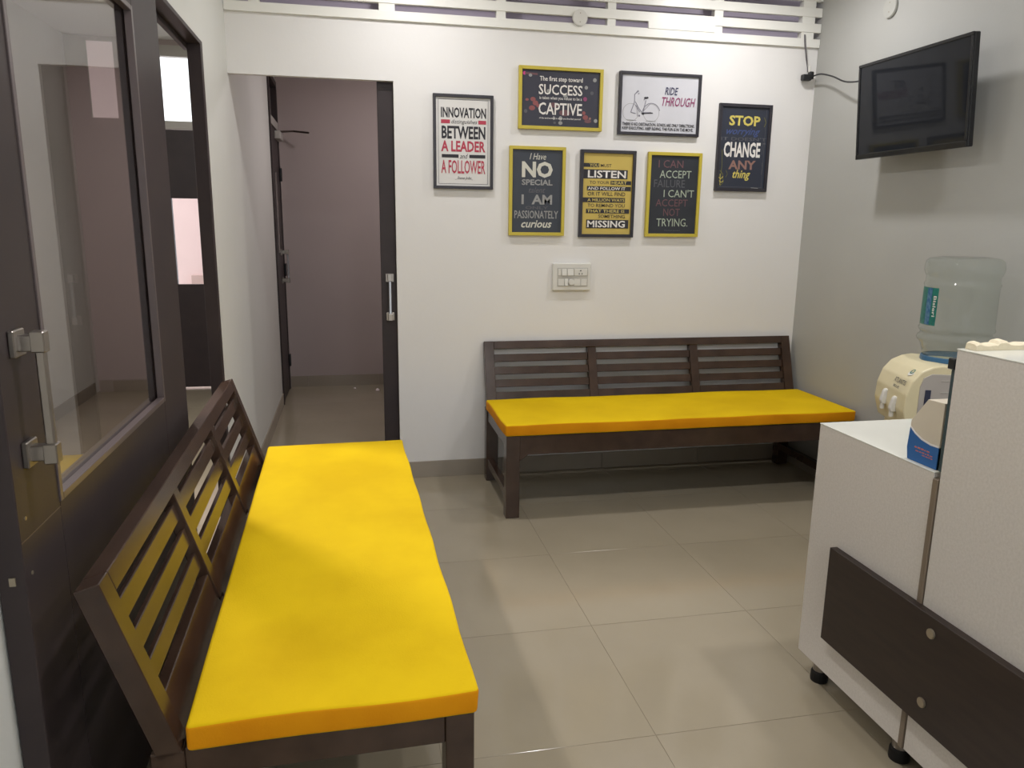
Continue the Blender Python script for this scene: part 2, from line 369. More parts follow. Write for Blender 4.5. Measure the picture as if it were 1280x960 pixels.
# ------------------------------------------------------------------ downlights
EM = mat('lamp_diffuser', (255, 250, 240), .5, .3, emit=9)
for i, (lx, ly) in enumerate(LAMPS+[(-1.3, 3.6), (.6, 5.4)]):  # the last two are added, unseen fittings to brighten lobby and corridor
    lab = ['round ceiling downlight near the television corner', 'round ceiling downlight in front of the corridor opening', 'round ceiling downlight above the low counter',
           'round ceiling downlight above the left bench', 'round ceiling downlight behind the viewer', 'added unseen round downlight that brightens the lobby', 'added unseen round downlight that brightens the corridor'][i]
    t = tag(empty('ceiling_downlight', (lx, ly, HC)), lab, 'light', 'round ceiling downlights')
    B().lathe([(.052, -.001), (.07, -.001), (.072, -.010), (.052, -.012)], n=28, cap=False).out('trim_ring', SLATW, t, True)
    B().disc((0, 0, -.004), 2, .052, .006).out('diffuser', EM, t)

# ------------------------------------------------------------------ benches
def bench(name, loc, rz, label, L=1.835, dep=.62, cdep=.53, topy=.655, over=.008):
    t = tag(empty(name, loc, rz), label, 'bench', 'dark wooden benches with yellow seat cushions')
    lg = .066; zt = .412; bv = .002
    for x0 in (0, L-lg):
        B().box(x0, x0+lg, 0, lg*.9, 0, zt, bev=bv).out('leg', WOOD, t)
        B().box(x0, x0+lg, dep-.06, dep, 0, zt-.002, bev=bv).out('leg', WOOD, t)
        B().box(x0+.006, x0+.045, lg*.9, dep-.06, .345, zt-.001, bev=bv).out('side_rail', WOOD, t)
        B().box(x0+.006, x0+.040, lg*.9, dep-.06, .088, .128, bev=bv).out('stretcher', WOOD, t)
    B().prism([(lg, .286), (lg+.042, .316), (L-lg-.042, .316), (L-lg, .286), (L-lg, zt-.001), (lg, zt-.001)], 1, .004, .034, bev=.0015).out('front_apron', WOOD, t)
    B().box(lg, L-lg, dep-.045, dep-.012, .33, zt-.003, bev=bv).out('rear_rail', WOOD, t)
    for k in range(6):
        y0 = .045+k*.083
        B().box(lg*.7, L-lg*.7, y0, y0+.062, zt-.022, zt-.002, bev=bv).out('seat_slat', WOOD, t)
    # leaning back frame: local v along the lean from seat (y=cdep+.005,z=.40) to top
    yb, zb = cdep+.010, zt-.004; yt, ztp = topy, .765
    ln = math.hypot(yt-yb, ztp-zb); ang = math.atan2(yt-yb, ztp-zb); th = .046
    R = Matrix.Translation((0, yb, zb)) @ Matrix.Rotation(-ang, 4, 'X')
    def lean(name_, x0, x1, v0, v1, d0, d1):
        b = B(); b.box(x0, x1, d0, d1, v0, v1, bev=bv); b.bm.transform(R); return b.out(name_, WOOD, t)
    pw_ = .054
    for x0 in (0, L-pw_): lean('back_post', x0, x0+pw_, 0, ln, 0, th)
    for c in (L/3, 2*L/3): lean('back_post', c-.024, c+.024, .02, ln-.042, .004, th-.004)
    lean('top_rail', pw_, L-pw_, ln-.042, ln, 0, th)
    v = ln-.042
    bays = [(pw_, L/3-.024), (L/3+.024, 2*L/3-.024), (2*L/3+.024, L-pw_)]
    for k in range(3):
        v -= .028
        for a, b_ in bays: lean('back_slat', a, b_, v-.042, v, .014, .028)
        v -= .042
    v -= .026
    for a, b_ in bays: lean('bottom_rail', a, b_, 0, v, .008, th-.01)
    # cushion: finely divided soft box
    b = bmesh.new(); bmesh.ops.create_cube(b, size=1)
    w_, d_, h_ = L+2*over, cdep+over, .057
    for vv in b.verts: vv.co = Vector((vv.co.x*w_, vv.co.y*d_, vv.co.z*h_))
    bmesh.ops.bevel(b, geom=b.edges[:], offset=.009, segments=3, profile=.5, affect='EDGES')
    for pl in [(-w_/2+w_*i/24, 0) for i in range(1, 24)]: bmesh.ops.bisect_plane(b, geom=b.verts[:]+b.edges[:]+b.faces[:], plane_co=(pl[0], 0, 0), plane_no=(1, 0, 0))
    for i in range(1, 8): bmesh.ops.bisect_plane(b, geom=b.verts[:]+b.edges[:]+b.faces[:], plane_co=(0, -d_/2+d_*i/8, 0), plane_no=(0, 1, 0))
    for vv in b.verts:
        s_ = math.sin(vv.co.x*9+1)*math.sin(vv.co.y*13+vv.co.x*3)
        if vv.co.z > .015: vv.co.z += .0022*s_+.004*(1-(2*vv.co.y/d_)**2)*(1-(2*vv.co.x/w_)**4)
        if vv.co.y < -d_/2+.012: vv.co.y += .0018*math.sin(vv.co.x*17+vv.co.z*40)
        if abs(vv.co.x) > w_/2-.012: vv.co.x += .002*math.sin(vv.co.y*14)
        vv.co += Vector((L/2, -over+d_/2, zt+h_/2))
    b.normal_update()
    for f in b.faces: f.material_index = 1 if abs(f.normal.z) < .62 else 0  # steep faces get the shaded-side colour
    me = bpy.data.meshes.new('seat_cushion'); b.to_mesh(me); b.free()
    link('seat_cushion', me, [VELVET, VELVET_SHADE], t, True)['label'] = 'yellow velvet seat cushion'
    return t
bench('bench', (.683, 3.378, 0), 0, 'dark wooden slat-back bench with yellow cushion under the posters')
bench('bench', (.216, 1.372, 0), math.radians(91.2), 'dark wooden slat-back bench with yellow cushion along the glass door', L=1.835, dep=.62, cdep=.553, topy=.675)

# ------------------------------------------------------------------ posters
def textmesh(body, bold=0.0, shear=0.0):
    cu = bpy.data.curves.new('t', 'FONT'); cu.body = body; cu.size = 1; cu.resolution_u = 2; cu.offset = bold; cu.shear = shear
    o = bpy.data.objects.new('t', cu); C.objects.link(o)
    dg = bpy.context.evaluated_depsgraph_get(); dg.update()
    me = bpy.data.meshes.new_from_object(o.evaluated_get(dg)); bpy.data.objects.remove(o); bpy.data.curves.remove(cu)
    return me
def fit_text(bm, body, u0, u1, v0, v1, put, bold=0., shear=0.):
    me = textmesh(body, bold, shear)
    if not me.vertices: return
    xs_ = [v.co.x for v in me.vertices]; ys_ = [v.co.y for v in me.vertices]
    a, b_, c_, d_ = min(xs_), max(xs_), min(ys_), max(ys_)
    tmp = bmesh.new(); tmp.from_mesh(me); bpy.data.meshes.remove(me)
    for v in tmp.verts:
        u = u0+(v.co.x-a)/(b_-a)*(u1-u0); w_ = v0+(d_-v.co.y)/(d_-c_)*(v1-v0)
        v.co = put(u, w_)
    m2 = bpy.data.meshes.new('x'); tmp.to_mesh(m2); tmp.free(); bm.from_mesh(m2); bpy.data.meshes.remove(m2)
def ribbon(bm, pts, wd, put, asp):
    for (ua, va), (ub, vb) in zip(pts[:-1], pts[1:]):
        dx, dy = (ub-ua)*asp, vb-va; l = math.hypot(dx, dy) or 1e-6; nx, ny = -dy/l*wd/2/asp, dx/l*wd/2
        bm.faces.new([bm.verts.new(put(*p)) for p in ((ua-nx, va-ny), (ub-nx, vb-ny), (ub+nx, vb+ny), (ua+nx, va+ny))])
def ell(bm, u, v, r, put, asp, n=18, k=1):
    bm.faces.new([bm.verts.new(put(u+r*k*math.cos(2*math.pi*i/n)/asp, v+r*math.sin(2*math.pi*i/n))) for i in range(n)])
def ink(name, rgb): return mat('ink_'+name, rgb, .6, .3, noise=.03)
INK = dict(black=ink('black', (50, 49, 54)), red=ink('red', (178, 66, 84)), white=ink('white', (226, 222, 216)), cream=ink('cream', (205, 203, 190)),
           grey=ink('grey', (150, 150, 148)), dim=ink('dim', (92, 92, 96)), yellow=ink('yellow', (205, 190, 98)), gold=ink('gold', (200, 182, 104)),
           blue=ink('blue', (70, 84, 128)), brown=ink('brown', (146, 112, 102)), rose=ink('rose', (112, 80, 84)), navy=ink('navy', (62, 62, 92)),
           plum=ink('plum', (142, 72, 108)), skin=ink('skin', (140, 84, 84)), pink=ink('pink', (196, 70, 130)), pencil=ink('pencil', (128, 126, 138)), green=ink('green', (168, 178, 160)), olive=ink('olive', (118, 116, 62)))
def poster(x0, x1, z1, z0, frame, paper, prgb, label, items, fwid=.017):
    W, H = x1-x0, z1-z0; asp = W/H
    t = tag(empty('framed_poster', ((x0+x1)/2, D, z0)), label, 'poster', 'framed quote posters on the white wall')
    hx = W/2; b = B(); d0, d1 = -.022, -.001
    for pts in ([(-hx, 0), (hx, 0), (hx-fwid, fwid), (-hx+fwid, fwid)], [(-hx, H), (-hx+fwid, H-fwid), (hx-fwid, H-fwid), (hx, H)],
                [(-hx, 0), (-hx+fwid, fwid), (-hx+fwid, H-fwid), (-hx, H)], [(hx, 0), (hx, H), (hx-fwid, H-fwid), (hx-fwid, fwid)]):
        b.prism(pts, 1, d0, d1, bev=.001)
    b.out('frame', frame, t)
    B().box(-hx+fwid-.002, hx-fwid+.002, -.012, -.004, fwid-.002, H-fwid+.002).out('print', mat(paper, prgb, .45, .4, noise=.05, nscale=8), t)
    lay = {}
    n = 0
    for it in items:
        kind, colr = it[0], it[1]; n += 1
        yy = -.0123-.00008*n
        put = lambda u, v, yy=yy: Vector((-hx+u*W, yy, H-v*H))
        bm = lay.setdefault((colr, n if kind != 'l' else 0), bmesh.new())
        if kind == 't': fit_text(bm, it[2], it[3], it[4], it[5], it[6], put, *(it[7:]))
        elif kind == 'r': bm.faces.new([bm.verts.new(put(*p)) for p in ((it[2], it[4]), (it[3], it[4]), (it[3], it[5]), (it[2], it[5]))])
        elif kind == 'e': ell(bm, it[2], it[3], it[4], put, asp, k=(it[5] if len(it) > 5 else 1))
        elif kind == 'l': ribbon(bm, it[2], it[3], put, asp)
    for (colr, q), bm in lay.items():
        nm = {'t': 'lettering', 'r': 'printed_bar', 'e': 'printed_spot'}[items[q-1][0]] if q else 'line_drawing'
        me = bpy.data.meshes.new(nm); bm.to_mesh(me); bm.free(); lo = link(nm, me, INK[colr], t)
        if not q: lo['kind'] = 'stuff'
    return t

BOLD = .014; XB = .03
poster(.418, .729, 2.034, 1.568, FRB, 'white_print', (214, 212, 208), 'black-framed white poster headed INNOVATION, leftmost on the wall', [
    ('l', 'dim', [(.085, .055), (.915, .055)], .004), ('l', 'dim', [(.085, .945), (.915, .945)], .004), ('l', 'dim', [(.087, .055), (.087, .945)], .004), ('l', 'dim', [(.913, .055), (.913, .945)], .004),
    ('t', 'black', 'INNOVATION', .13, .88, .135, .245, XB),
    ('r', 'red', .13, .28, .265, .305), ('r', 'red', .75, .88, .265, .305), ('t', 'black', 'distinguishes', .30, .73, .262, .318, 0, .3),
    ('t', 'black', 'BETWEEN', .14, .87, .33, .465, XB), ('t', 'red', 'A LEADER', .13, .87, .485, .60, XB),
    ('r', 'black', .14, .42, .63, .665), ('r', 'black', .60, .87, .63, .665), ('t', 'black', 'and', .445, .575, .62, .672, 0, .3),
    ('t', 'red', 'A FOLLOWER', .13, .87, .69, .835, BOLD), ('t', 'black', '_Steve Jobs_', .36, .66, .865, .905, 0, .4)], .015)
rnd = random.Random(2)
poster(.861, 1.314, 2.189, 1.879, FRY, 'navy_print', (52, 52, 64), 'yellow-framed dark landscape poster reading SUCCESS and CAPTIVE', [
    ('e', 'skin', .17, .52, .035, 1.3), ('e', 'skin', .20, .58, .04, 1.2), ('e', 'skin', .16, .66, .04, 1.3), ('e', 'skin', .23, .62, .03), ('e', 'skin', .10, .53, .02, 1.5),
    ('e', 'skin', .78, .71, .03), ('e', 'skin', .80, .78, .04, 1.2), ('e', 'rose', .83, .84, .03, 2), ('e', 'rose', .42, .60, .04, 2), ('e', 'rose', .55, .72, .05, 2),
    ('e', 'pink', .065, .115, .028), ('l', 'rose', [(.07, .115), (.22, .125)], .03), ('e', 'grey', .135, .145, .025, 1.2), ('e', 'grey', .90, .175, .033), ('e', 'grey', .80, .30, .03), ('e', 'dim', .87, .385, .03), ('e', 'plum', .79, .485, .035),
    ('e', 'dim', .085, .715, .03), ('e', 'brown', .855, .795, .02), ('e', 'grey', .925, .83, .032), ('e', 'grey', .42, .81, .03, .7), ('e', 'grey', .50, .81, .035, .9), ('e', 'grey', .50, .885, .03, 1.2), ('e', 'dim', .43, .885, .02, 1.2), ('e', 'grey', .35, .38, .03), ('e', 'grey', .55, .45, .025, 1.5),
    ('t', 'white', 'The first step toward', .245, .755, .15, .245, BOLD), ('t', 'white', 'SUCCESS', .235, .755, .275, .44, BOLD),
    ('t', 'white', 'is taken when you refuse to be a', .245, .75, .465, .53, .005), ('t', 'white', 'CAPTIVE', .235, .755, .565, .76, BOLD),
    ('t', 'white', 'of the environment in which you first find yourself', .245, .745, .80, .835, .01)])
wheel = lambda cu, cv, r, a0, a1, n=16: [(cu+r*math.cos(math.radians(a0+(a1-a0)*i/n))/1.457, cv+r*math.sin(math.radians(a0+(a1-a0)*i/n))) for i in range(n+1)]
poster(1.405, 1.869, 2.189, 1.869, FRB, 'pale_grey_print', (203, 203, 208), 'black-framed white landscape poster with a bicycle drawing and RIDE THROUGH', [
    ('l', 'grey', wheel(.15, .64, .14, 0, 360, 24), .006), ('l', 'grey', wheel(.40, .64, .14, 0, 360, 24), .006), ('l', 'pencil', wheel(.40, .64, .155, 185, 345), .012),
    ('l', 'pencil', [(.15, .64), (.19, .48), (.19, .36), (.23, .29)], .014), ('l', 'pencil', [(.185, .36), (.24, .30)], .01), ('l', 'pencil', [(.23, .35), (.245, .335)], .018),
    ('l', 'pencil', [(.20, .47), (.25, .58), (.29, .64), (.40, .63)], .012), ('l', 'pencil', [(.20, .52), (.26, .63)], .01), ('l', 'pencil', [(.33, .44), (.30, .62)], .012), ('l', 'pencil', [(.30, .62), (.38, .50)], .008),
    ('l', 'pencil', [(.15, .64), (.21, .66)], .014), ('l', 'black', [(.28, .655), (.42, .64)], .016), ('l', 'pencil', [(.22, .52), (.23, .70)], .008), ('e', 'pencil', .255, .69, .016), ('e', 'black', .30, .655, .02),
    ('e', 'black', .325, .405, .018, 1.6), ('e', 'black', .345, .40, .016, 1.2), ('l', 'pencil', [(.32, .42), (.30, .44)], .01), ('l', 'grey', [(.10, .76), (.22, .765)], .008), ('l', 'grey', [(.34, .77), (.46, .77)], .008),
    ('t', 'navy', 'RIDE', .555, .72, .22, .34, BOLD, .3), ('t', 'plum', 'THROUGH', .525, .94, .375, .52, BOLD, .3),
    ('t', 'black', 'THERE IS NO DESTINATION. ROADS ARE ONLY DIRECTIONS.', .055, .945, .80, .85, .02), ('t', 'black', 'KEEP EXECUTING. KEEP RIDING. THE FUN IS IN THE MOVE.', .055, .93, .865, .915, .02)], .015)
poster(1.985, 2.300, 2.052, 1.587, FRB, 'charcoal_blue_print', (50, 54, 66), 'dark framed poster reading STOP worrying, rightmost beside the grey wall', [
    ('l', 'dim', [(.09, .055), (.91, .055)], .004), ('l', 'dim', [(.09, .95), (.91, .95)], .004), ('l', 'dim', [(.90, .055), (.90, .95)], .004),
    ('t', 'yellow', 'STOP', .20, .79, .13, .245, XB), ('t', 'blue', 'worrying', .16, .80, .27, .37, .012, .4), ('t', 'dim', "IT DOESN'T", .07, .93, .375, .415, .01),
    ('t', 'white', 'CHANGE', .13, .83, .43, .605, XB), ('t', 'brown', 'ANY', .24, .76, .64, .745, XB), ('t', 'yellow', 'thing', .33, .67, .75, .875, .015, .3), ('t', 'dim', 'IT', .86, .92, .43, .57, 0),
    ('l', 'olive', [(.10, .52), (.115, .70), (.10, .93)], .006), ('l', 'olive', [(.08, .76), (.14, .80), (.16, .90), (.10, .94)], .006), ('l', 'yellow', [(.07, .84), (.11, .86), (.15, .83)], .007),
    ('l', 'yellow', [(.08, .88), (.12, .90), (.16, .88)], .007), ('l', 'olive', [(.20, .76), (.23, .80), (.20, .84)], .005), ('l', 'olive', [(.86, .14), (.90, .20), (.87, .25)], .006), ('l', 'yellow', [(.09, .80), (.10, .93)], .006),
    ('l', 'grey', [(.70, .955), (.84, .96)], .006), ('l', 'dim', [(.88, .66), (.895, .72), (.88, .80)], .005)], .017)
poster(.816, 1.121, 1.793, 1.333, FRY, 'slate_print', (56, 61, 70), 'yellow-framed dark poster reading NO SPECIAL, left one of the lower row', [
    ('t', 'cream', 'I Have', .36, .65, .075, .145, 0, .3), ('t', 'cream', 'NO', .225, .775, .165, .345, .04), ('t', 'grey', 'SPECIAL', .225, .775, .365, .43, XB),
    ('t', 'dim', 'talent', .35, .65, .45, .515, .01, .4), ('t', 'grey', 'I  AM', .225, .775, .535, .645, XB), ('t', 'dim', 'ONLY', .295, .71, .665, .70, .02),
    ('t', 'grey', 'PASSIONATELY', .10, .89, .715, .805, BOLD), ('t', 'cream', 'curious', .225, .775, .825, .91, .02, .3)])
poster(1.204, 1.516, 1.786, 1.327, FRB, 'mustard_print', (196, 172, 88), 'black-framed mustard poster reading LISTEN and MISSING, in the middle of the lower row', [
    ('r', 'black', .06, .34, .15, .195), ('t', 'gold', 'YOU', .165, .33, .155, .19, .01), ('t', 'black', 'MUST', .365, .56, .157, .192, .005),
    ('r', 'black', .06, .86, .22, .325), ('t', 'white', 'LISTEN', .14, .83, .23, .315, .02),
    ('t', 'black', 'TO YOUR', .175, .53, .35, .385, .005), ('r', 'black', .555, .93, .345, .39), ('t', 'gold', 'HEART', .575, .85, .35, .385, .01),
    ('r', 'black', .13, .93, .41, .46), ('t', 'white', 'AND FOLLOW IT', .145, .83, .418, .452, .01), ('t', 'black', 'OR IT WILL FIND', .145, .83, .475, .52, .005),
    ('r', 'black', .06, .83, .54, .595), ('t', 'gold', 'A MILLION WAYS', .145, .82, .55, .585, .01), ('t', 'black', 'TO REMIND YOU', .15, .83, .61, .65, .005),
    ('r', 'black', .125, .915, .67, .72), ('t', 'gold', 'THAT THERE IS', .145, .83, .678, .712, .01), ('t', 'black', 'SOMETHING', .35, .84, .735, .775, .005),
    ('r', 'black', .135, .91, .795, .895), ('t', 'white', 'MISSING', .155, .845, .805, .885, .02)])
poster(1.586, 1.899, 1.785, 1.333, FRY, 'graphite_print', (47, 50, 56), 'yellow-framed dark poster reading I CAN ACCEPT FAILURE, right one of the lower row', [
    ('t', 'rose', 'I CAN', .20, .66, .09, .18, 0), ('t', 'green', 'ACCEPT', .23, .82, .21, .30, 0), ('t', 'dim', 'FAILURE', .13, .71, .32, .41, 0),
    ('t', 'green', "I CAN'T", .32, .89, .435, .525, 0), ('t', 'rose', 'ACCEPT', .18, .78, .55, .635, 0), ('t', 'rose', 'NOT', .33, .64, .66, .75, 0),
    ('t', 'green', 'TRYING.', .21, .80, .78, .875, 0), ('t', 'dim', 'Michael Jordan', .37, .66, .915, .935, 0)])

# ------------------------------------------------------------------ switchboard
sw = tag(empty('switchboard', (1.172, D, 1.112)), 'white electrical switchboard on the wall below the posters', 'switchboard')
B().box(-.108, .108, -.022, -.0005, -.074, .074, bev=.004, seg=2).out('cover', PLASTW, sw)
B().box(-.083, .090, -.0235, -.0215, -.052, .050).out('module_frame', GREYP, sw)
for x0, x1, z0, z1, nm in ((-.080, -.062, .008, .044, 'blank_module'), (-.060, -.030, .008, .044, 'switch'), (-.028, .008, .008, .044, 'switch'),
                           (-.080, -.044, -.048, -.010, 'blank_module'), (-.042, -.022, -.048, -.010, 'switch'), (.012, .048, -.048, -.010, 'blank_module'), (.050, .086, -.048, -.010, 'blank_module')):
    o = B()
    if nm == 'switch': o.prism([(-.0235, z0), (-.031, z0), (-.0255, z1), (-.0235, z1)], 0, x0+.0015, x1-.0015, bev=.0008)
    else: o.box(x0+.001, x1-.001, -.0255, -.0235, z0+.001, z1-.001, bev=.0006)
    o.out(nm, PLASTW, sw)
sk = B().box(.013, .085, -.0262, -.0235, .007, .045, bev=.001).out('socket', PLASTW, sw)
h = B(); h.disc((.048, -.0263, .034), 1, .0036, .001, 12); h.disc((.040, -.0263, .018), 1, .0028, .001, 12); h.disc((.056, -.0263, .018), 1, .0028, .001, 12)
h.box(.0385, .0415, -.0268, -.0258, .013, .021); h.box(.0545, .0575, -.0268, -.0258, .013, .021)
h.out('socket_hole', BLACK, sk)
B().disc((-.004, -.029, -.028), 1, .017, .012, 24, bev=.002).out('regulator_knob', PLASTW, sw)

# round cover plates
def plate(name, loc, axis, label, r=.040):
    t = tag(empty(name, loc), label, 'cover plate', 'round white junction covers')
    c = [0, 0, 0]; c[axis] = -.006
    B().disc(c, axis, r, .012, 32, bev=.003).out('plate', PLASTW if axis == 1 else mat('grey_painted_plate', (176, 176, 170), .5, .3, noise=.03), t)
    for dz in (-.021, .021):
        c = [0, 0, dz]; c[axis] = -.0125; B().disc(c, axis, .0026, .002, 10).out('screw', STEEL, t)
plate('junction_cover', (1.175, YF-.001, 2.431), 1, 'round white junction cover fixed on the slat screen')
plate('junction_cover', (XR, 3.475, 2.428), 0, 'round junction cover on the grey wall above the television', .048)

# ------------------------------------------------------------------ television
tv = tag(empty('television', (2.425, 3.09, 1.72)), 'black flat television mounted on the grey wall', 'television')
tilt = Matrix.Rotation(math.radians(-4.2), 4, 'Y')
def tvb(b, nm, m, sm=False):
    b.bm.transform(tilt); return b.out(nm, m, tv, sm)
hw = .349
b = B(); bz = .013
b.box(-.006, .004, -hw, hw, 0, .024, bev=.002); b.box(-.006, .004, -hw, hw, .432-bz, .432, bev=.002)
b.box(-.006, .004, -hw, -hw+bz, .024, .432-bz, bev=.002); b.box(-.006, .004, hw-bz, hw, .024, .432-bz, bev=.002)
b.box(.003, .030, -hw, hw, 0, .432, bev=.004)
tvb(b, 'casing', BEZEL)
tvb(B().box(-.0015, .004, -hw+bz, hw-bz, .024, .432-bz), 'screen', SCREEN)
tvb(B().box(.028, .062, -hw+.08, hw-.08, .03, .28, bev=.01), 'rear_housing', BLACK)
B().box(.056, .130, -.10, .10, .14, .30, bev=.002).out('wall_bracket', BLACK, tv)
# cords
cp = [(2.515, 4.030, 2.205), (2.505, 3.99, 2.207), (2.50, 3.92, 2.203), (2.49, 3.80, 2.17), (2.48, 3.68, 2.125), (2.47, 3.57, 2.105), (2.46, 3.46, 2.10), (2.455, 3.36, 2.09)]
pc = tag(empty('power_cord', (2.515, 4.03, 2.2)), 'black power cord with plug running to the television', 'cord')
b = B(); b.tube([Vector(p)-Vector((2.515, 4.03, 2.2)) for p in smooth_spline(cp, 6)], .0042, 8); b.out('cable', BLACK, pc, True)
b = B(); b.box(-.062, -.010, -.016, .014, -.014, .018, bev=.004); b.box(-.022, .004, -.014, .012, -.006, .034, bev=.004); b.out('plug', BLACK, pc)
b = B(); wp = [(2.452, YF-.006, 2.425), (2.456, YF-.012, 2.37), (2.47, YF-.01, 2.31), (2.487, YF-.004, 2.262), (2.495, YF+.002, 2.235)]
b.tube(smooth_spline(wp, 6), .0025, 6); b.tube(smooth_spline([(p[0]+.006, p[1], p[2]) for p in wp[:3]]+[wp[3]], 6), .002, 6)
tag(b.out('flex_wire', mat('grey_wire', (96, 92, 96), .5, .4, noise=.05)), 'thin grey wire hanging from the slat screen to the plug', 'wire')
B().box(-.026, -.012, -.008, .006, .030, .062, bev=.003).out('connector', PLASTW, pc)

# ------------------------------------------------------------------ reception counter
XF = 1.35
lc = tag(empty('low_counter', (XF, 1.72, 0)), 'low white counter cabinet with a pale glossy top', 'counter')
B().box(0, .40, -.226, .235, .085, .8235, bev=.001).out('body', LAMW, lc)
B().box(-.001, .401, -.227, .236, .8237, .827, bev=.0008).out('top', LAMT, lc)
tc = tag(empty('tall_counter', (XF, .55, 0)), 'tall white reception counter at the right edge', 'counter')
B().box(0, .45, -1.2, .924, .085, 1.1265, bev=.001).out('body', LAMW, tc)
B().box(-.001, .47, -1.2, .925, 1.1267, 1.13, bev=.0008).out('top', LAMT, tc)
tag(B().box(XF-.004, XF+.02, 1.4765, 1.492, .085, .812, bev=.001).out('seam_strip', SEAM), 'narrow brown edging strip between the two counters', 'edging strip')
def foot(par, x, y):
    f = B().lathe([(.021, .035), (.021, .085)], x, y, 20).out('foot', CHROME, par)
    B().lathe([(.026, 0), (.027, .006), (.026, .03), (.022, .036)], x, y, 20).out('rubber_cap', RUBBER, f)
foot(lc, .05, .185); foot(lc, .35, .185); foot(lc, .05, -.18); foot(lc, .35, -.18)
foot(tc, .05, .86); foot(tc, .40, .86); foot(tc, .05, .2); foot(tc, .05, -1.1); foot(tc, .40, -1.1)
bp = tag(empty('facing_board', (XF, 1.0, 0)), 'dark brown board fixed across both white counters', 'panel')
B().box(-.024, -.001, -1.6, .818, .205, .492, bev=.001).out('board', BOARD, bp)
for yy in (.408, -.35, -1.1):
    for zz in (.268, .452): B().disc((-.027, yy, zz), 0, .0125, .007, 20, bev=.0015).out('stud', STEEL, bp)

# carton
ct = tag(empty('carton', (1.362, 1.5, .827)), 'white cut-corner carton with a blue band on the low counter', 'box')
pts = [(.002, 0), (.102, 0), (.108, .03), (.104, .100), (.056, .164), (.002, .166)]
B().prism(pts, 0, 0, .16, bev=.0008).out('carton_body', mat('carton_board', (206, 196, 178), .6, .3, noise=.05, nscale=10), ct)
arc = [(.103, .082), (.085, .070), (.06, .060), (.03, .055), (.002, .056)]
B().prism([(.002, .001), (.101, .001), (.1065, .03)]+arc, 0, -.0012, .02).out('blue_label', mat('blue_label', (44, 98, 160), .45, .4, noise=.05), ct)
B().prism([(a, c_+.004) for a, c_ in arc]+[(a, c_) for a, c_ in reversed(arc)], 0, -.0014, .0).out('label_edge', mat('label_edge', (216, 214, 214), .5, .3, noise=.02), ct)
b = B(); rnd = random.Random(5)
for zz, y0, y1 in ((.036, .030, .080), (.028, .020, .075), (.022, .018, .052)):
    yy = y1
    while yy > y0:
        l = rnd.uniform(.004, .010); b.box(-.0016, -.001, yy-l, yy, zz, zz+rnd.uniform(.002, .004)); yy -= l+.003
b.out('small_print', mat('orange_ink', (190, 110, 96), .6, .3, noise=.05), ct)
cb = tag(empty('clipboard', (1.364, 1.487, .827)), 'dark teal clipboard with black clip wedged behind the carton', 'clipboard')
B().box(.0, .20, -.0, .012, .0, .262, bev=.001).out('board', mat('teal_board', (58, 76, 82), .4, .4, noise=.08), cb)
B().box(-.006, .03, .0, .020, .25, .276, bev=.002).out('clip', BLACK, cb)

# ivory ragged moulding on the tall counter
iv = bmesh.new(); n = 60; L_ = .34; rnd = random.Random(11)
prev = None
for i in range(n+1):
    x = 1.366+L_*i/n; u = i/n*L_
    hgt = .022+.0008*math.sin(u*160)+.0007*math.sin(u*97+1)+.0012*rnd.uniform(-1, 1)
    if u < .02: hgt = .022+.007*math.sin(u/.02*math.pi)
    if .058 < u < .088: hgt = .033-.0022*math.cos((u-.058)/.03*2*math.pi)
    if u > .175: hgt = min(.034, .021+(u-.175)*.55)
    y0, y1 = 1.438, 1.470
    hgt *= .68
    ring = [iv.verts.new((x, y0, 1.1302)), iv.verts.new((x, y1, 1.1302)), iv.verts.new((x, y1-.002, 1.1302+hgt*.9)), iv.verts.new((x, y1-.010, 1.1302+hgt)), iv.verts.new((x, y0+.006, 1.1302+hgt*.92)), iv.verts.new((x, y0, 1.1302+hgt*.7))]
    if prev:
        for k in range(6): iv.faces.new((prev[k], prev[(k+1) % 6], ring[(k+1) % 6], ring[k]))
    else: iv.faces.new(ring)
    prev = ring
iv.faces.new(prev[::-1]); bmesh.ops.recalc_face_normals(iv, faces=iv.faces[:])
me = bpy.data.meshes.new('foam_strip'); iv.to_mesh(me); iv.free()
tag(link('foam_strip', me, IVORY), 'ivory strip with a ragged top edge lying on the tall counter', 'packing foam')

# ------------------------------------------------------------------ water dispenser (front = local -x)
wd = tag(empty('water_dispenser', (2.33, 2.565, 0), -math.radians(17)), 'cream water dispenser with two taps beside the counters', 'water dispenser')
W2 = .150
prof = [(-.205, 0), (.13, 0), (.13, .875), (-.10, .885), (-.135, .878), (-.175, .858), (-.205, .82), (-.222, .765), (-.226, .70), (-.205, .625), (-.175, .615), (-.175, .40), (-.205, .385)]
B().prism(prof, 1, -W2, W2, bev=.006, seg=2).out('body', CREAM, wd)
sd = B(); sd.prism([(-.175, .10), (.125, .10), (.125, .850), (-.135, .852), (-.165, .835), (-.175, .80)], 1, -W2-.004, -W2+.001, bev=.001); sd.out('side_panel', CREAMG, wd)
for k in range(6): B().box(-.10, .10, -W2-.006, -W2-.003, .60+k*.045, .603+k*.045, bev=.0005).out('vent_slot', GREYP, wd)
B().box(-.155, -.135, -W2-.008, -W2-.003, .67, .79).out('side_slot', mat('slot_navy', (52, 56, 78), .4, .4, noise=.1), wd)
B().box(-.085, -.06, -W2-.012, -W2-.003, .69, .73, bev=.002).out('rocker_switch', BLACK, wd)
B().lathe([(.113, .876), (.116, .886), (.115, .900), (.112, .903)], 0, 0, 40, cap=False).out('bottle_collar', mat('blue_collar', (58, 104, 142), .35, .5, noise=.05), wd)
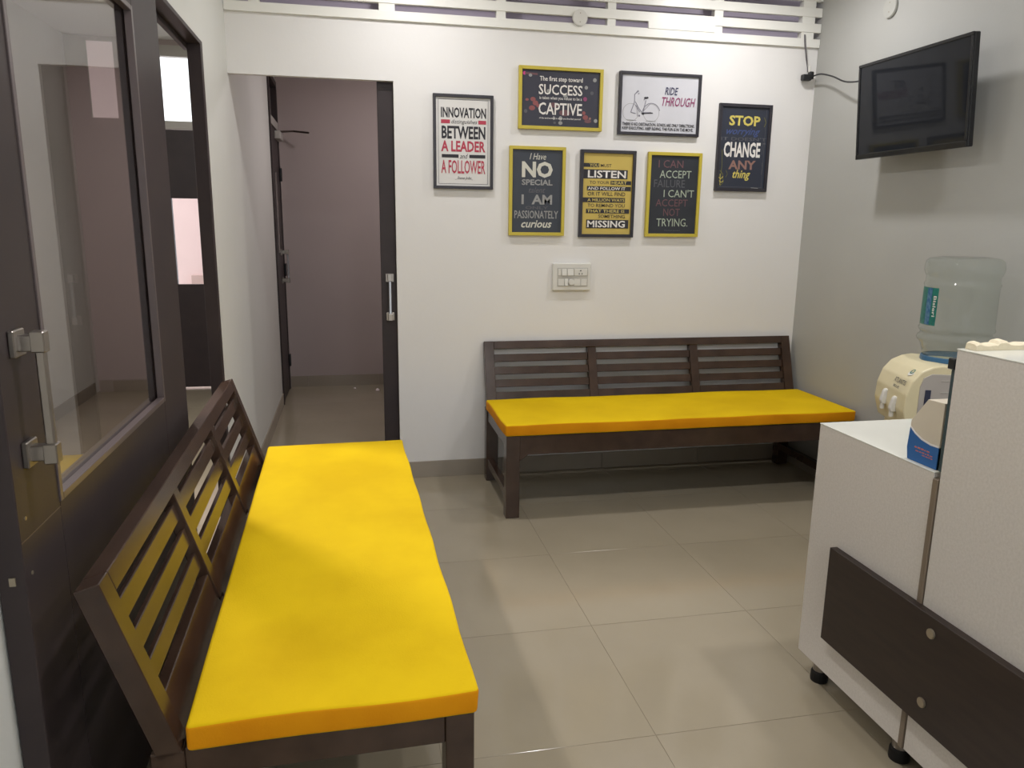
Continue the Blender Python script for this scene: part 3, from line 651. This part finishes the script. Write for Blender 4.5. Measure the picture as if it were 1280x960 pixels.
for yy, zz in ((-.062, .712), (.035, .722)):
    b = B(); b.prism([(-.215, zz-.030), (-.240, zz-.034), (-.246, zz-.018), (-.236, zz+.022), (-.228, zz+.032), (-.218, zz+.030)], 1, yy-.013, yy+.013, bev=.005, seg=2)
    b.disc((-.234, yy, zz-.042), 2, .009, .02, 14); b.out('tap', PLASTW, wd, False)
# badge and name
dsc = B().disc((-.170, -.062, .872), 2, .022, .002, 24); 
dsc.bm.transform(Matrix.Translation((-.181, -.092, .848)) @ Matrix.Rotation(math.radians(-40), 4, 'Y') @ Matrix.Translation((.170, .062, -.872)))
lg_ = dsc.out('badge', PLASTW, wd)
b = B(); b.lathe([(.008, 0), (.012, 0), (.012, .001), (.008, .001)], 0, 0, 20, cap=False)
b.bm.transform(Matrix.Translation((-.1826, -.092, .8495)) @ Matrix.Rotation(math.radians(-40), 4, 'Y')); b.out('badge_ring', mat('badge_green', (40, 110, 96), .5, .3, noise=.05), lg_)
def front_text(s, y0, y1, z0, z1, nm):
    bm = bmesh.new(); xf = lambda z_: -.2065-(.82-z_)*.28 if z_ > .765 else -.2225
    fit_text(bm, s, 0, 1, 0, 1, lambda u, v: Vector((xf(z1+(z0-z1)*v)-.0035, y1+(y0-y1)*u, z1+(z0-z1)*v)), .01, .1)
    me = bpy.data.meshes.new(nm); bm.to_mesh(me); bm.free(); link(nm, me, mat('print_grey', (84, 84, 88), .5, .3, noise=.05), wd)
front_text('ATLANTIS', -.115, -.01, .796, .815, 'lettering'); front_text('BLUE', -.075, -.02, .776, .786, 'lettering')

# water bottle, inverted, on the dispenser
wb = tag(empty('water_bottle', (2.33, 2.565, .8865)), 'clear upturned water bottle standing on the dispenser', 'bottle')
pr = [(.002, .001), (.060, 0), (.098, .004), (.108, .016), (.115, .040), (.124, .066), (.135, .078), (.138, .086), (.135, .096), (.127, .102), (.126, .112), (.133, .118), (.135, .126), (.131, .133),
      (.1295, .29), (.133, .296), (.133, .302), (.128, .308), (.128, .330), (.132, .336), (.137, .350), (.138, .368), (.134, .388), (.122, .399), (.09, .404), (.05, .399), (.002, .398)]
B().lathe(pr, 0, 0, 56).out('bottle_shell', BOTTLE, wb, True)
fa = math.atan2(-2.565, -2.33)        # towards the camera
RB = .1308
def bput(u, z_, dr=0):
    a = fa+u; return Vector(((RB+dr)*math.cos(a), (RB+dr)*math.sin(a), z_))
def patch(a0, a1, z0, z1, dr, nm, m, par):
    bm = bmesh.new(); n = 14; pv = None
    for i in range(n+1):
        a = a0+(a1-a0)*i/n; q = [bm.verts.new(bput(a, z0, dr)), bm.verts.new(bput(a, z1, dr)), bm.verts.new(bput(a, z1, dr-.0006)), bm.verts.new(bput(a, z0, dr-.0006))]
        if pv:
            for k in range(4): bm.faces.new((pv[k], pv[(k+1) % 4], q[(k+1) % 4], q[k]))
        pv = q
    bmesh.ops.recalc_face_normals(bm, faces=bm.faces[:])
    me = bpy.data.meshes.new(nm); bm.to_mesh(me); bm.free(); return link(nm, me, m, par)
lb_ = patch(-1.55, -.60, .140, .286, 0, 'label', mat('label_green', (24, 122, 106), .4, .4, noise=.3, nscale=60, rgb2=(20, 100, 96)), wb)
lb_['label'] = 'green and blue bottle label'
patch(-1.02, -.82, .142, .284, .0006, 'label_band', mat('label_blue', (38, 92, 140), .4, .4, noise=.4, nscale=70, rgb2=(90, 130, 160)), lb_)
bm = bmesh.new(); fit_text(bm, 'Bisleri', 0, 1, 0, 1, lambda u, v: bput(-.64-.10*v, .255-.08*u, .0015), .01)
me = bpy.data.meshes.new('lettering'); bm.to_mesh(me); bm.free(); link('lettering', me, INK['white'], lb_)

# light glints on the corridor floor, built as small white lumps
def glint(px, py, s, label, col):
    b = bmesh.new(); rnd = random.Random(int(px*100)); bmesh.ops.create_icosphere(b, subdivisions=1, radius=s)
    for v in b.verts: v.co = Vector((v.co.x*rnd.uniform(.6, 1.1), v.co.y*rnd.uniform(.6, 1.1), max(-s*.3, v.co.z*rnd.uniform(.4, .9))))
    me = bpy.data.meshes.new('floor_glint'); b.to_mesh(me); b.free()
    o = link('floor_glint', me, mat(col, (250, 236, 236), .6, .3, noise=.02)); o.location = (px, py, s*.3)
    tag(o, label, 'litter', 'white lumps for glints on the corridor floor')
glint(.165, 6.33, .022, 'larger white lump for a scrap on the corridor floor near the sliding door', 'glint_white')
glint(-.02, 6.45, .012, 'small white lump for a scrap on the corridor floor near the end wall', 'glint_white')
